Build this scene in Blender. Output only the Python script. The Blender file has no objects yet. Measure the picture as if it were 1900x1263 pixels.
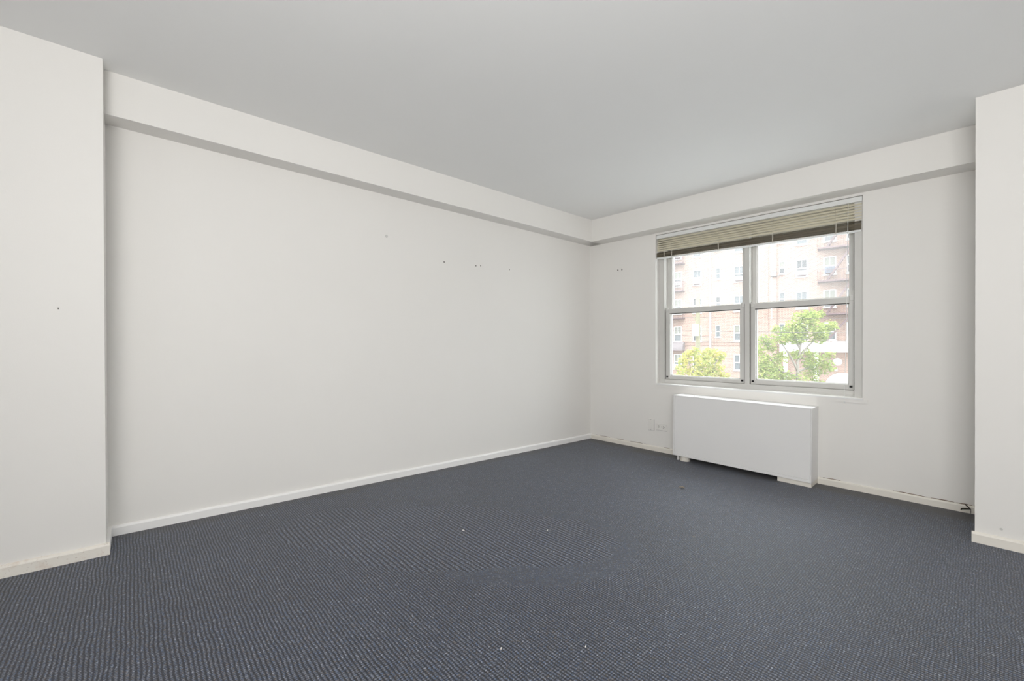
import bpy, bmesh, math, random
from mathutils import Vector, Matrix

random.seed(7)
SC = bpy.context.scene
COL = SC.collection

# ------------------------------------------------------------------ camera
cd = bpy.data.cameras.new('camera')
cam = bpy.data.objects.new('camera', cd)
COL.objects.link(cam)
YAW, PITCH, ROLL = -0.84006, -0.00456, -0.00291
fw = Vector((math.sin(YAW) * math.cos(PITCH), math.cos(YAW) * math.cos(PITCH), math.sin(PITCH)))
r0 = Vector((math.cos(YAW), -math.sin(YAW), 0.0))
u0 = r0.cross(fw)
rt = math.cos(ROLL) * r0 + math.sin(ROLL) * u0
up = -math.sin(ROLL) * r0 + math.cos(ROLL) * u0
M3 = Matrix((rt, up, -fw)).transposed()
cam.matrix_world = Matrix.Translation((3.08355, -4.04627, 1.09106)) @ M3.to_4x4()
cd.sensor_width = 36.0
cd.lens = 14.9032
cd.shift_x = 0.00239
cd.shift_y = 0.00702
cd.clip_start = 0.02
cd.clip_end = 500
SC.camera = cam

# ------------------------------------------------------------------ sky, lights, exposure
W = bpy.data.worlds.new('overcast_sky')
SC.world = W
W.use_nodes = True
wb = W.node_tree.nodes['Background']
# plain overcast sky: three times as bright overhead as at the horizon
_g = W.node_tree.nodes.new('ShaderNodeTexCoord')
_s = W.node_tree.nodes.new('ShaderNodeSeparateXYZ')
_r = W.node_tree.nodes.new('ShaderNodeMapRange')
_r.inputs['From Min'].default_value, _r.inputs['From Max'].default_value = 0.0, 1.0
_r.inputs['To Min'].default_value, _r.inputs['To Max'].default_value = 3.5, 10.5
W.node_tree.links.new(_g.outputs['Generated'], _s.inputs[0])
W.node_tree.links.new(_s.outputs[2], _r.inputs['Value'])
W.node_tree.links.new(_r.outputs['Result'], wb.inputs['Strength'])
wb.inputs['Color'].default_value = (0.94, 0.97, 1.0, 1)


def area_lamp(name, loc, target, sx, sy, power, color):
    ld = bpy.data.lights.new(name, 'AREA')
    ld.shape = 'RECTANGLE'
    ld.size, ld.size_y = sx, sy
    ld.energy = power
    ld.color = color
    o = bpy.data.objects.new(name, ld)
    COL.objects.link(o)
    o.location = loc
    d = Vector(target) - Vector(loc)
    o.rotation_euler = d.to_track_quat('-Z', 'Y').to_euler()
    return o


# fill lamps added at rear and side, and the photographer's lamps behind the camera
area_lamp('rear_fill', (3.2, -7.3, 1.35), (2.0, 0.0, 1.6), 3.2, 2.1, 19, (1.0, 0.99, 0.97))
area_lamp('side_fill', (5.5, -3.9, 1.30), (0.0, -3.2, 1.5), 4.4, 2.1, 30, (1.0, 0.99, 0.97))
area_lamp('softbox_behind_camera', (2.95, -5.2, 1.75), (1.3, -0.6, 2.0), 1.2, 0.9, 18, (1.0, 0.99, 0.97))
area_lamp('flash_bounced_off_ceiling', (3.7, -4.7, 1.55), (2.9, -3.4, 2.5), 1.2, 1.2, 68, (1.0, 0.99, 0.97))
SC.view_settings.view_transform = 'Standard'
SC.view_settings.look = 'None'
SC.view_settings.gamma = 1
SC.view_settings.exposure = 0.0
SC.view_settings.use_curve_mapping = False
SC.cycles.max_bounces = 14
SC.cycles.diffuse_bounces = 8
SC.cycles.transparent_max_bounces = 16
SC.cycles.sample_clamp_indirect = 6


# ------------------------------------------------------------------ materials
def srgb(r, g, b):
    def f(c):
        c /= 255.0
        return c / 12.92 if c <= 0.04045 else ((c + 0.055) / 1.055) ** 2.4
    return (f(r), f(g), f(b), 1.0)


class NT:
    def __init__(self, name):
        self.m = bpy.data.materials.new(name)
        self.m.use_nodes = True
        self.t = self.m.node_tree
        self.b = self.t.nodes['Principled BSDF']
        self.out = self.t.nodes['Material Output']

    def n(self, typ, **kw):
        x = self.t.nodes.new(typ)
        for k, v in kw.items():
            setattr(x, k, v)
        return x

    def l(self, a, b):
        self.t.links.new(a, b)

    def math(self, op, a, b=None, c=None, clamp=False):
        x = self.n('ShaderNodeMath', operation=op)
        x.use_clamp = clamp
        for i, v in enumerate((a, b, c)):
            if v is None:
                continue
            if hasattr(v, 'is_linked') or hasattr(v, 'links'):
                self.l(v, x.inputs[i])
            else:
                x.inputs[i].default_value = v
        return x.outputs[0]

    def mix(self, fac, a, b):
        x = self.n('ShaderNodeMix', data_type='RGBA')
        for i, v in ((0, fac), (6, a), (7, b)):
            if hasattr(v, 'links'):
                self.l(v, x.inputs[i])
            else:
                x.inputs[i].default_value = v
        return x.outputs[2]

    def coord(self):
        return self.n('ShaderNodeTexCoord').outputs['Object']

    def noise(self, scale, detail=2.0, vec=None, rough=0.5):
        x = self.n('ShaderNodeTexNoise')
        x.inputs['Scale'].default_value = scale
        x.inputs['Detail'].default_value = detail
        x.inputs['Roughness'].default_value = rough
        if vec is not None:
            self.l(vec, x.inputs['Vector'])
        return x.outputs['Fac']

    def step(self, v, a, b):
        x = self.n('ShaderNodeMapRange', interpolation_type='SMOOTHSTEP')
        self.l(v, x.inputs['Value'])
        x.inputs['From Min'].default_value = a
        x.inputs['From Max'].default_value = b
        return x.outputs['Result']

    def bump(self, h, strength, dist):
        x = self.n('ShaderNodeBump')
        x.inputs['Strength'].default_value = strength
        x.inputs['Distance'].default_value = dist
        self.l(h, x.inputs['Height'])
        self.l(x.outputs['Normal'], self.b.inputs['Normal'])


def paint(name, col, rough=0.55, spec=0.3, nscale=3.0, var=0.04, bump=0.0, metal=0.0):
    k = NT(name)
    c = k.coord()
    f = k.noise(nscale, 4, c)
    lo = tuple(max(0, x * (1 - var)) for x in col[:3]) + (1,)
    hi = tuple(min(1, x * (1 + var)) for x in col[:3]) + (1,)
    k.l(k.mix(f, lo, hi), k.b.inputs['Base Color'])
    k.b.inputs['Roughness'].default_value = rough
    k.b.inputs['Specular IOR Level'].default_value = spec
    k.b.inputs['Metallic'].default_value = metal
    if bump:
        k.bump(k.noise(220, 3, c), 0.25, bump)
    return k.m


MAT = {}
MAT['wall'] = paint('wall_paint', (0.805, 0.789, 0.762, 1), 0.6, 0.25, 1.2, 0.02, 0.0006)
MAT['ceiling'] = paint('ceiling_paint', (0.875, 0.875, 0.865, 1), 0.8, 0.15, 1.0, 0.02, 0.0006)
MAT['cream'] = paint('cream_gloss_paint', (0.80, 0.765, 0.70, 1), 0.4, 0.4, 6, 0.05)
MAT['base_white'] = paint('white_baseboard_enamel', (0.87, 0.865, 0.855, 1), 0.35, 0.5, 3, 0.02)
MAT['white'] = paint('white_enamel', (0.80, 0.795, 0.79, 1), 0.4, 0.4, 3, 0.02)
MAT['plate'] = paint('painted_plate', (0.78, 0.765, 0.735, 1), 0.5, 0.3, 20, 0.03)
MAT['alu'] = paint('painted_aluminium', (0.62, 0.61, 0.585, 1), 0.42, 0.5, 8, 0.04)
MAT['alu_dark'] = paint('shadow_gap_gasket', (0.06, 0.055, 0.05, 1), 0.7, 0.2)
MAT['black'] = paint('black_plastic', (0.012, 0.012, 0.012, 1), 0.5, 0.3)
MAT['hole'] = paint('dark_hole', (0.05, 0.045, 0.035, 1), 0.9, 0.1)
MAT['smudge'] = paint('grey_smudge', (0.60, 0.59, 0.57, 1), 0.8, 0.1)
MAT['crack'] = paint('brown_crack', (0.17, 0.10, 0.07, 1), 0.9, 0.1, 40, 0.4)
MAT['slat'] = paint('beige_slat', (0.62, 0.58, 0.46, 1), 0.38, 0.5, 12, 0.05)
MAT['stack'] = paint('shaded_beige_slat', (0.56, 0.51, 0.41, 1), 0.4, 0.4, 12, 0.1)  # slat beige made darker for the shade in the bundle
MAT['headrail'] = paint('white_headrail', (0.78, 0.79, 0.78, 1), 0.4, 0.4)
MAT['cord'] = paint('beige_cord', (0.55, 0.52, 0.45, 1), 0.8, 0.2)
MAT['grey'] = paint('grey_plastic', (0.32, 0.32, 0.32, 1), 0.5)
MAT['lint'] = paint('pale_lint', (0.85, 0.83, 0.78, 1), 0.9, 0.1)
MAT['rust'] = paint('brown_lint', (0.30, 0.25, 0.20, 1), 0.9, 0.1)
MAT['dark_under'] = paint('dark_metal', (0.05, 0.045, 0.04, 1), 0.8, 0.1)  # near-black metal of the heating element


def stained_base(name):
    k = NT(name)
    c = k.coord()
    sep = k.n('ShaderNodeSeparateXYZ')
    k.l(c, sep.inputs[0])
    n1 = k.step(k.noise(9, 6, c, 0.7), 0.52, 0.70)
    n2 = k.step(k.noise(60, 3, c, 0.6), 0.62, 0.70)
    a = k.mix(n1, (0.80, 0.765, 0.70, 1), (0.70, 0.62, 0.54, 1))
    b = k.mix(n2, a, (0.45, 0.36, 0.30, 1))
    k.l(k.mix(0.55, a, b), k.b.inputs['Base Color'])
    k.b.inputs['Roughness'].default_value = 0.5
    return k.m


MAT['stained'] = stained_base('chipped_cream_paint')


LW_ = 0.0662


def carpet():
    k = NT('ribbed_blue_grey_carpet')
    c = k.coord()
    sep = k.n('ShaderNodeSeparateXYZ')
    k.l(c, sep.inputs[0])
    x, y = sep.outputs[0], sep.outputs[1]
    wob = k.math('MULTIPLY', k.math('SUBTRACT', k.noise(7, 3, c), 0.5), 0.02)
    wob2 = k.math('MULTIPLY', k.math('SUBTRACT', k.noise(130, 2, c), 0.5), 0.006)
    yy = k.math('ADD', k.math('ADD', y, wob), wob2)
    xx = k.math('ADD', k.math('ADD', x, wob), wob2)

    def rib(v, p):
        s = k.math('SINE', k.math('MULTIPLY', v, 2 * math.pi / p))
        return k.math('MULTIPLY_ADD', s, 0.5, 0.5)

    def weave(p, q, a):
        return k.math('MULTIPLY', rib(yy, p), k.math('MULTIPLY_ADD', rib(xx, q), a, 1 - a))

    fine = weave(0.0134, 0.0098, 0.74)
    coarse = k.math('MULTIPLY', weave(0.0225, 0.0160, 0.76), 1.22)
    # imitated moire patch in the middle of the floor, drawn as wider loops
    e = k.noise(3.2, 4, c)
    e2 = k.noise(14, 2, c)
    edge = k.math('MULTIPLY', k.math('SUBTRACT', k.math('MULTIPLY_ADD', e2, 0.35, e), 0.67), 0.55)

    def ell(cx, cy, ang, ra, rb):
        ca, sa = math.cos(ang), math.sin(ang)
        dx, dy = k.math('SUBTRACT', x, cx), k.math('SUBTRACT', y, cy)
        a = k.math('ADD', k.math('MULTIPLY', dx, ca / ra), k.math('MULTIPLY', dy, sa / ra))
        b = k.math('ADD', k.math('MULTIPLY', dx, -sa / rb), k.math('MULTIPLY', dy, ca / rb))
        return k.math('SQRT', k.math('ADD', k.math('MULTIPLY', a, a), k.math('MULTIPLY', b, b)))

    d1 = k.math('ADD', ell(0.98, -2.70, 0.72, 0.98, 0.40), edge)
    patch = k.math('SUBTRACT', 1.0, k.step(d1, 0.96, 1.02))
    d2 = k.math('ADD', ell(1.40, -2.42, 0.80, 0.62, 0.44), k.math('MULTIPLY', edge, 0.6))
    ring = k.math('SUBTRACT', 1.0, k.step(d2, 0.95, 1.03))
    smooth = k.math('MULTIPLY', ring, k.math('SUBTRACT', 1.0, patch))  # smooth crescent beside the imitated moire, ribs flattened out
    mx = k.n('ShaderNodeMix', data_type='FLOAT')
    k.l(patch, mx.inputs[0])
    k.l(fine, mx.inputs[2])
    k.l(coarse, mx.inputs[3])
    h0 = mx.outputs[0]
    mx2 = k.n('ShaderNodeMix', data_type='FLOAT')
    k.l(smooth, mx2.inputs[0])
    k.l(h0, mx2.inputs[2])
    mx2.inputs[3].default_value = 0.30
    h = mx2.outputs[0]
    # yarn flecks
    vor = k.n('ShaderNodeTexVoronoi')
    vor.inputs['Scale'].default_value = 190
    k.l(c, vor.inputs['Vector'])
    ramp = k.n('ShaderNodeValToRGB')
    ramp.color_ramp.interpolation = 'CONSTANT'
    els = ramp.color_ramp.elements
    cols = [(0.0, (0.070, 0.080, 0.102)), (0.30, (0.100, 0.112, 0.136)), (0.55, (0.073, 0.100, 0.152)),
            (0.74, (0.135, 0.148, 0.172)), (0.88, (0.108, 0.096, 0.090)), (0.95, (0.215, 0.235, 0.270))]
    els[0].position, els[0].color = cols[0][0], cols[0][1] + (1,)
    els[1].position, els[1].color = cols[1][0], cols[1][1] + (1,)
    for p, q in cols[2:]:
        el = els.new(p)
        el.color = q + (1,)
    vs = k.n('ShaderNodeSeparateColor')
    k.l(vor.outputs['Color'], vs.inputs[0])
    k.l(vs.outputs[0], ramp.inputs[0])
    big = k.noise(1.6, 4, c)
    tone = k.mix(big, (0.82, 0.80, 0.80, 1), (1.15, 1.17, 1.22, 1))
    mul = k.n('ShaderNodeMix', data_type='RGBA', blend_type='MULTIPLY')
    mul.inputs[0].default_value = 1.0
    k.l(ramp.outputs[0], mul.inputs[6])
    k.l(tone, mul.inputs[7])
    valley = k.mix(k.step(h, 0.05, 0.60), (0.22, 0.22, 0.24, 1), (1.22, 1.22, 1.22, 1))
    mul2 = k.n('ShaderNodeMix', data_type='RGBA', blend_type='MULTIPLY')
    mul2.inputs[0].default_value = 1.0
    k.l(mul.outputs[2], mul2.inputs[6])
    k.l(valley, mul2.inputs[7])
    # grime plus painted wall-edge shade along the skirting, where no vacuum reaches
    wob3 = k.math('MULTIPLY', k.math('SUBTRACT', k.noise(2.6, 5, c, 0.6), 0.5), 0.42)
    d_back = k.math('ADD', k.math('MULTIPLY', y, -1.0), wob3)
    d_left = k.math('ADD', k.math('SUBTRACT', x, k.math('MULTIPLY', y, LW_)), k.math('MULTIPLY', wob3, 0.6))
    grime_shade = k.math('MAXIMUM', k.math('SUBTRACT', 1.0, k.step(d_back, 0.10, 0.24)), k.math('MULTIPLY', k.math('SUBTRACT', 1.0, k.step(d_left, 0.05, 0.16)), 0.7))
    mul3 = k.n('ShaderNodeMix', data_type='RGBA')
    k.l(k.math('MULTIPLY', grime_shade, 0.8), mul3.inputs[0])
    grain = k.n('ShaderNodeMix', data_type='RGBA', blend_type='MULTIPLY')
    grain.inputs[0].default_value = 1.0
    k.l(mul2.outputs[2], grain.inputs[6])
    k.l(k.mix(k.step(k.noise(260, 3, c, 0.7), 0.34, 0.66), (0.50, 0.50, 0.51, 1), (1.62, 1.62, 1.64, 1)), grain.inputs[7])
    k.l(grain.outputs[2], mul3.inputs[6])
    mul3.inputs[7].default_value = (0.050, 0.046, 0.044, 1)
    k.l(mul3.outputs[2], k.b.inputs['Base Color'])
    k.b.inputs['Roughness'].default_value = 0.55
    k.b.inputs['Specular IOR Level'].default_value = 0.35
    k.b.inputs['Sheen Weight'].default_value = 0.10
    k.b.inputs['Sheen Roughness'].default_value = 0.5
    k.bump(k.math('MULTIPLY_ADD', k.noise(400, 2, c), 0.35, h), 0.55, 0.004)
    return k.m


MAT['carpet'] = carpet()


def glass(name, veil):  # translucent white mixed into the panes imitates flare haze
    k = NT(name)
    k.t.nodes.remove(k.b)
    tr = k.n('ShaderNodeBsdfTransparent')
    tr.inputs[0].default_value = (0.97, 0.985, 0.975, 1)
    gl = k.n('ShaderNodeBsdfGlossy')
    gl.inputs['Roughness'].default_value = 0.02
    lw = k.n('ShaderNodeLayerWeight')
    fr = k.math('MULTIPLY_ADD', k.math('POWER', lw.outputs['Facing'], 5.0), 0.95, 0.04)
    m1 = k.n('ShaderNodeMixShader')
    k.l(fr, m1.inputs[0])
    k.l(tr.outputs[0], m1.inputs[1])
    k.l(gl.outputs[0], m1.inputs[2])
    tl = k.n('ShaderNodeBsdfTranslucent')
    tl.inputs[0].default_value = (0.9, 0.9, 0.88, 1)
    m2 = k.n('ShaderNodeMixShader')
    d = k.noise(5, 3, k.coord())
    k.l(k.math('MULTIPLY_ADD', d, veil * 0.4, veil * 0.8), m2.inputs[0])
    k.l(m1.outputs[0], m2.inputs[1])
    k.l(tl.outputs[0], m2.inputs[2])
    k.l(m2.outputs[0], k.out.inputs[0])
    return k.m


MAT['glass_up'] = glass('hazed_upper_glass', 0.065)
MAT['glass_low'] = glass('window_glass', 0.032)


def brick_wall():
    k = NT('pink_red_brickwork')
    c = k.coord()
    mp = k.n('ShaderNodeSeparateXYZ')
    k.l(c, mp.inputs[0])
    cb = k.n('ShaderNodeCombineXYZ')
    k.l(mp.outputs[0], cb.inputs[0])
    k.l(mp.outputs[2], cb.inputs[1])
    br = k.n('ShaderNodeTexBrick')
    k.l(cb.outputs[0], br.inputs['Vector'])
    br.inputs['Color1'].default_value = (0.20, 0.104, 0.082, 1)
    br.inputs['Color2'].default_value = (0.275, 0.160, 0.125, 1)
    br.inputs['Mortar'].default_value = (0.36, 0.325, 0.29, 1)
    br.inputs['Scale'].default_value = 1.0
    br.inputs['Brick Width'].default_value = 0.23
    br.inputs['Row Height'].default_value = 0.085
    br.inputs['Mortar Size'].default_value = 0.012
    n = k.noise(0.5, 5, c)
    t = k.mix(n, (0.85, 0.82, 0.80, 1), (1.12, 1.12, 1.12, 1))
    mul = k.n('ShaderNodeMix', data_type='RGBA', blend_type='MULTIPLY')
    mul.inputs[0].default_value = 1.0
    k.l(br.outputs['Color'], mul.inputs[6])
    k.l(t, mul.inputs[7])
    k.l(mul.outputs[2], k.b.inputs['Base Color'])
    k.b.inputs['Roughness'].default_value = 0.9
    return k.m


MAT['brick'] = brick_wall()
MAT['stone'] = paint('white_stone_trim', (0.62, 0.61, 0.595, 1), 0.8, 0.2, 2, 0.03)
MAT['fwhite'] = paint('white_window_paint', (0.60, 0.60, 0.60, 1), 0.6, 0.3)
MAT['pane_dark'] = paint('dark_window_pane', (0.04, 0.043, 0.05, 1), 0.1, 0.5, 2, 0.3)
MAT['pane_shade'] = paint('window_pane_with_drawn_shade', (0.16, 0.16, 0.135, 1), 0.15, 0.5, 2, 0.1)
MAT['pane_grey'] = paint('window_pane_with_grey_curtain', (0.095, 0.105, 0.115, 1), 0.15, 0.5, 2, 0.15)
MAT['iron'] = paint('painted_fire_escape_iron', (0.13, 0.088, 0.094, 1), 0.7, 0.2, 4, 0.15)
MAT['ac_white'] = paint('white_air_conditioner_case', (0.50, 0.50, 0.49, 1), 0.6, 0.3)
MAT['ac_blue'] = paint('blue_grey_air_conditioner_case', (0.13, 0.145, 0.20, 1), 0.6, 0.3)
MAT['ac_grill'] = paint('air_conditioner_grille', (0.09, 0.10, 0.11, 1), 0.7, 0.2)
MAT['awning'] = paint('grey_awning_cloth', (0.16, 0.14, 0.145, 1), 0.9, 0.1)
MAT['pole'] = paint('weathered_pole_wood', (0.20, 0.19, 0.13, 1), 0.9, 0.1, 6, 0.2)
MAT['wire'] = paint('grey_wire', (0.10, 0.09, 0.09, 1), 0.8, 0.1)
MAT['bark'] = paint('grey_bark', (0.21, 0.19, 0.165, 1), 0.95, 0.1, 8, 0.3)
MAT['road'] = paint('street_asphalt', (0.20, 0.20, 0.20, 1), 0.95, 0.1, 2, 0.1)
MAT['kerb'] = paint('pavement_concrete', (0.45, 0.44, 0.42, 1), 0.95, 0.1, 2, 0.08)


def leaf_mat(name, a, b):
    k = NT(name)
    c = k.coord()
    f = k.step(k.noise(2.2, 4, c, 0.7), 0.35, 0.65)
    col = k.mix(f, a, b)
    k.t.nodes.remove(k.b)
    df = k.n('ShaderNodeBsdfDiffuse')
    tl = k.n('ShaderNodeBsdfTranslucent')
    k.l(col, df.inputs[0])
    k.l(col, tl.inputs[0])
    m = k.n('ShaderNodeMixShader')
    m.inputs[0].default_value = 0.4
    k.l(df.outputs[0], m.inputs[1])
    k.l(tl.outputs[0], m.inputs[2])
    k.l(m.outputs[0], k.out.inputs[0])
    return k.m


MAT['leaf_y'] = leaf_mat('yellow_green_leaves', (0.21, 0.27, 0.08, 1), (0.48, 0.43, 0.11, 1))
MAT['leaf_g'] = leaf_mat('fresh_green_leaves', (0.17, 0.24, 0.085, 1), (0.36, 0.40, 0.13, 1))


# ------------------------------------------------------------------ mesh helpers
def hexa(bm, p):
    """p: 8 points, bottom ring 0-3 (counter-clockwise), top ring 4-7"""
    v = [bm.verts.new(q) for q in p]
    fs = [(3, 2, 1, 0), (4, 5, 6, 7), (0, 1, 5, 4), (1, 2, 6, 5), (2, 3, 7, 6), (3, 0, 4, 7)]
    for f in fs:
        bm.faces.new([v[i] for i in f])
    return v


def box(bm, x0, x1, y0, y1, z0, z1, bev=0.0):
    t = bmesh.new()
    hexa(t, [(x0, y0, z0), (x1, y0, z0), (x1, y1, z0), (x0, y1, z0),
             (x0, y0, z1), (x1, y0, z1), (x1, y1, z1), (x0, y1, z1)])
    if bev:
        bmesh.ops.bevel(t, geom=list(t.edges), offset=bev, segments=2, affect='EDGES', profile=0.6)
    me = bpy.data.meshes.new('tmp')
    t.to_mesh(me)
    t.free()
    bm.from_mesh(me)
    bpy.data.meshes.remove(me)


def tube(bm, pts, rad, seg=8, cap=True):
    pts = [Vector(p) for p in pts]
    rads = rad if isinstance(rad, (list, tuple)) else [rad] * len(pts)
    rings = []
    for i, p in enumerate(pts):
        d = (pts[min(i + 1, len(pts) - 1)] - pts[max(i - 1, 0)]).normalized()
        a = d.cross(Vector((0, 0, 1)))
        if a.length < 1e-3:
            a = d.cross(Vector((0, 1, 0)))
        a.normalize()
        b = d.cross(a)
        rings.append([bm.verts.new(p + rads[i] * (math.cos(t) * a + math.sin(t) * b))
                      for t in [2 * math.pi * j / seg for j in range(seg)]])
    for r1, r2 in zip(rings, rings[1:]):
        for j in range(seg):
            bm.faces.new((r1[j], r1[(j + 1) % seg], r2[(j + 1) % seg], r2[j]))
    if cap:
        bm.faces.new(rings[0][::-1])
        bm.faces.new(rings[-1])


def obj(name, bm, mat, parent=None, smooth=False):
    bmesh.ops.recalc_face_normals(bm, faces=bm.faces)
    me = bpy.data.meshes.new(name)
    bm.to_mesh(me)
    bm.free()
    me.materials.append(MAT[mat] if isinstance(mat, str) else mat)
    if smooth:
        for p in me.polygons:
            p.use_smooth = True
    o = bpy.data.objects.new(name, me)
    COL.objects.link(o)
    if parent is not None:
        o.parent = parent
    return o


def tag(o, label, cat, group=None, kind=None):
    o['label'] = label
    o['category'] = cat
    if group:
        o['group'] = group
    if kind:
        o['kind'] = kind
    return o


def empty(name, loc=(0, 0, 0), rz=0.0, ry=0.0):
    o = bpy.data.objects.new(name, None)
    COL.objects.link(o)
    o.location = loc
    o.rotation_euler = (0, ry, rz)
    return o


def bxo(name, dims, mat, parent=None, bev=0.0):
    bm = bmesh.new()
    box(bm, *dims, bev)
    return obj(name, bm, mat, parent)


def structure(o, label, cat):
    return tag(o, label, cat, kind='structure')


# ------------------------------------------------------------------ room shell (skewed slightly out of true to fit image coordinates)
LW = 0.0662           # the left wall runs a little off square
XL = lambda y: LW * y
ZC = lambda x, y: 2.5 - 0.0207 * x - 0.0243 * y       # ceiling
ZB = lambda x, y: 2.2565 - 0.0153 * x - 0.0257 * y    # underside of the boxed beams
BL, BW = 0.158, 0.166
YP, PL = -4.144, 0.2795                                # left pilaster: near edge and depth
XR, YR = 3.0563, -0.5635                               # right pier
YF, XE = -7.5, 5.6

bm = bmesh.new()
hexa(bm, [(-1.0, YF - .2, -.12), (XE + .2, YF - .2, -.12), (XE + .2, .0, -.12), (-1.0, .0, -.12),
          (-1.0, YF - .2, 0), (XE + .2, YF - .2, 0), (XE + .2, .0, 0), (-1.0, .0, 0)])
structure(obj('floor', bm, 'carpet'), 'ribbed blue-grey loop carpet covering the whole floor, with an imitated moire patch in the middle', 'carpet')

bm = bmesh.new()
c4 = [(-1.0, YF - .2), (XE + .2, YF - .2), (XE + .2, .25), (-1.0, .25)]
hexa(bm, [(x, y, ZC(x, y)) for x, y in c4] + [(x, y, ZC(x, y) + .15) for x, y in c4])
structure(obj('ceiling', bm, 'ceiling'), 'plain flat pale grey painted ceiling', 'ceiling')

bm = bmesh.new()
c4 = [(XL(YF) - .2, YF), (XL(YF), YF), (XL(0), 0), (-.2, 0)]
hexa(bm, [(x, y, 0) for x, y in c4] + [(x, y, ZC(x, y) + .02) for x, y in c4])
wl = structure(obj('wall_left', bm, 'wall'), 'long blank white wall on the left with a few nail holes', 'wall')

# window wall, with its opening
OX0, OX1, OZ0 = 0.830, 2.490, 0.695
OZ1 = lambda x: 2.2255 - 0.0159 * (x - .83)
bm = bmesh.new()


def wall_piece(x0, x1, za0, za1, zb0, zb1, y0=0.0, y1=0.25):
    hexa(bm, [(x0, y0, za0), (x1, y0, za1), (x1, y1, za1), (x0, y1, za0),
              (x0, y0, zb0), (x1, y0, zb1), (x1, y1, zb1), (x0, y1, zb0)])


wall_piece(-.25, OX0, 0, 0, ZC(-.25, 0) + .02, ZC(OX0, 0) + .02)
wall_piece(OX1, XE, 0, 0, ZC(OX1, 0) + .02, ZC(XE, 0) + .02)
wall_piece(OX0, OX1, 0, 0, OZ0, OZ0)
wall_piece(OX0, OX1, OZ1(OX0), OZ1(OX1), ZC(OX0, 0) + .02, ZC(OX1, 0) + .02)
wbk = structure(obj('wall_back', bm, 'wall'), 'white wall holding the double window and the convector', 'wall')

bm = bmesh.new()
c4 = [(XR, YR), (XE, YR), (XE, -.002), (XR, -.002)]
hexa(bm, [(x, y, 0) for x, y in c4] + [(x, y, ZC(x, y) + .02) for x, y in c4])
structure(obj('wall_right', bm, 'wall'), 'white wall pier standing forward to the right of the window', 'wall')

bm = bmesh.new()
c4 = [(XL(YF) - .1, YF), (PL + XL(YF), YF), (PL + XL(YP), YP), (XL(YP) - .1, YP)]
hexa(bm, [(x, y, 0) for x, y in c4] + [(x, y, ZC(x, y) + .02) for x, y in c4])
pil = structure(obj('pillar', bm, 'wall'), 'white wall pilaster standing forward at the near end of the left wall', 'pilaster')

structure(bxo('wall_front', (-1.0, XE + .2, YF - .2, YF, 0, 2.75), 'wall'), 'white wall behind the photographer', 'wall')
structure(bxo('wall_side', (XE, XE + .2, YF, .25, 0, 2.75), 'wall'), 'white far wall beyond the right pier, out of view', 'wall')

# boxed beams under the ceiling
bm = bmesh.new()
ys = (YP - .05, -.0)
p = []
for z in (0, 1):
    for x, y in ((XL(ys[0]) - .05, ys[0]), (BL + XL(ys[0]), ys[0]), (BL + XL(ys[1]), ys[1]), (-.05, ys[1])):
        p.append((x, y, (ZC(x, y) + .02) if z else ZB(x, y)))
hexa(bm, p)
structure(obj('trim_1', bm, 'wall'), 'white boxed beam running along the top of the left wall', 'beam')
bm = bmesh.new()
p = []
for z in (0, 1):
    for x, y in ((0.02, -BW), (XR + .05, -BW), (XR + .05, .05), (0.02, .05)):
        p.append((x, y, (ZC(x, y) + .02) if z else ZB(x, y)))
hexa(bm, p)
structure(obj('trim_2', bm, 'wall'), 'white boxed beam running above the window', 'beam')


# baseboards
def baseboard(name, a, b, h, th, mat, label, nrm):
    """board from a to b on the floor; nrm points into the room; rounded top edge"""
    a, b, nrm = Vector(a), Vector(b), Vector(nrm).normalized()
    prof = [(0, 0), (th, 0), (th, h * .80), (th * .75, h * .93), (th * .35, h), (0, h)]
    n = max(2, int((b - a).length / .12))
    bm = bmesh.new()
    rings = []
    for i in range(n + 1):
        t = i / n
        q = a.lerp(b, t)
        dh = random.uniform(-.0012, .0012)
        dt = random.uniform(-.0008, .0008)
        rings.append([bm.verts.new(q + nrm * (u + (dt if u else 0)) + Vector((0, 0, w + (dh if w > .5 * h else 0)))) for u, w in prof])
    for r1, r2 in zip(rings, rings[1:]):
        for j in range(len(prof)):
            k = (j + 1) % len(prof)
            bm.faces.new((r1[j], r1[k], r2[k], r2[j]))
    bm.faces.new(rings[0])
    bm.faces.new(rings[-1][::-1])
    return structure(obj(name, bm, mat), label, 'baseboard')


BH = .056
bb_l = baseboard('baseboard_left', (0, -.0, 0), (XL(YP), YP, 0), BH, .016, 'base_white', 'white painted baseboard along the long left wall', (1, -LW, 0))
bb_b = baseboard('baseboard_back', (0.005, 0, 0), (1.112, 0, 0), .050, .014, 'cream', 'cream baseboard between the corner and the convector, cracked along its top', (0, -1, 0))
bb_c = baseboard('baseboard_window', (2.216, 0, 0), (XR, 0, 0), .050, .014, 'cream', 'cream baseboard between the convector and the right pier', (0, -1, 0))
baseboard('baseboard_right', (XR - .012, YR, 0), (XE, YR, 0), .058, .017, 'cream', 'cream baseboard at the foot of the right pier', (0, -1, 0))
pbb = baseboard('baseboard_pilaster', (PL + XL(YP + .016), YP + .016, 0), (PL + XL(YF), YF, 0), .060, .018, 'stained', 'chipped and stained cream baseboard at the foot of the left pilaster', (1, -LW, 0))
# return of the pilaster baseboard towards the left wall
bm = bmesh.new()
box(bm, XL(YP) + .005, PL + XL(YP) + .004, YP, YP + .016, 0, .058, .002)
obj('return_board', bm, 'base_white', pbb)

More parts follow.
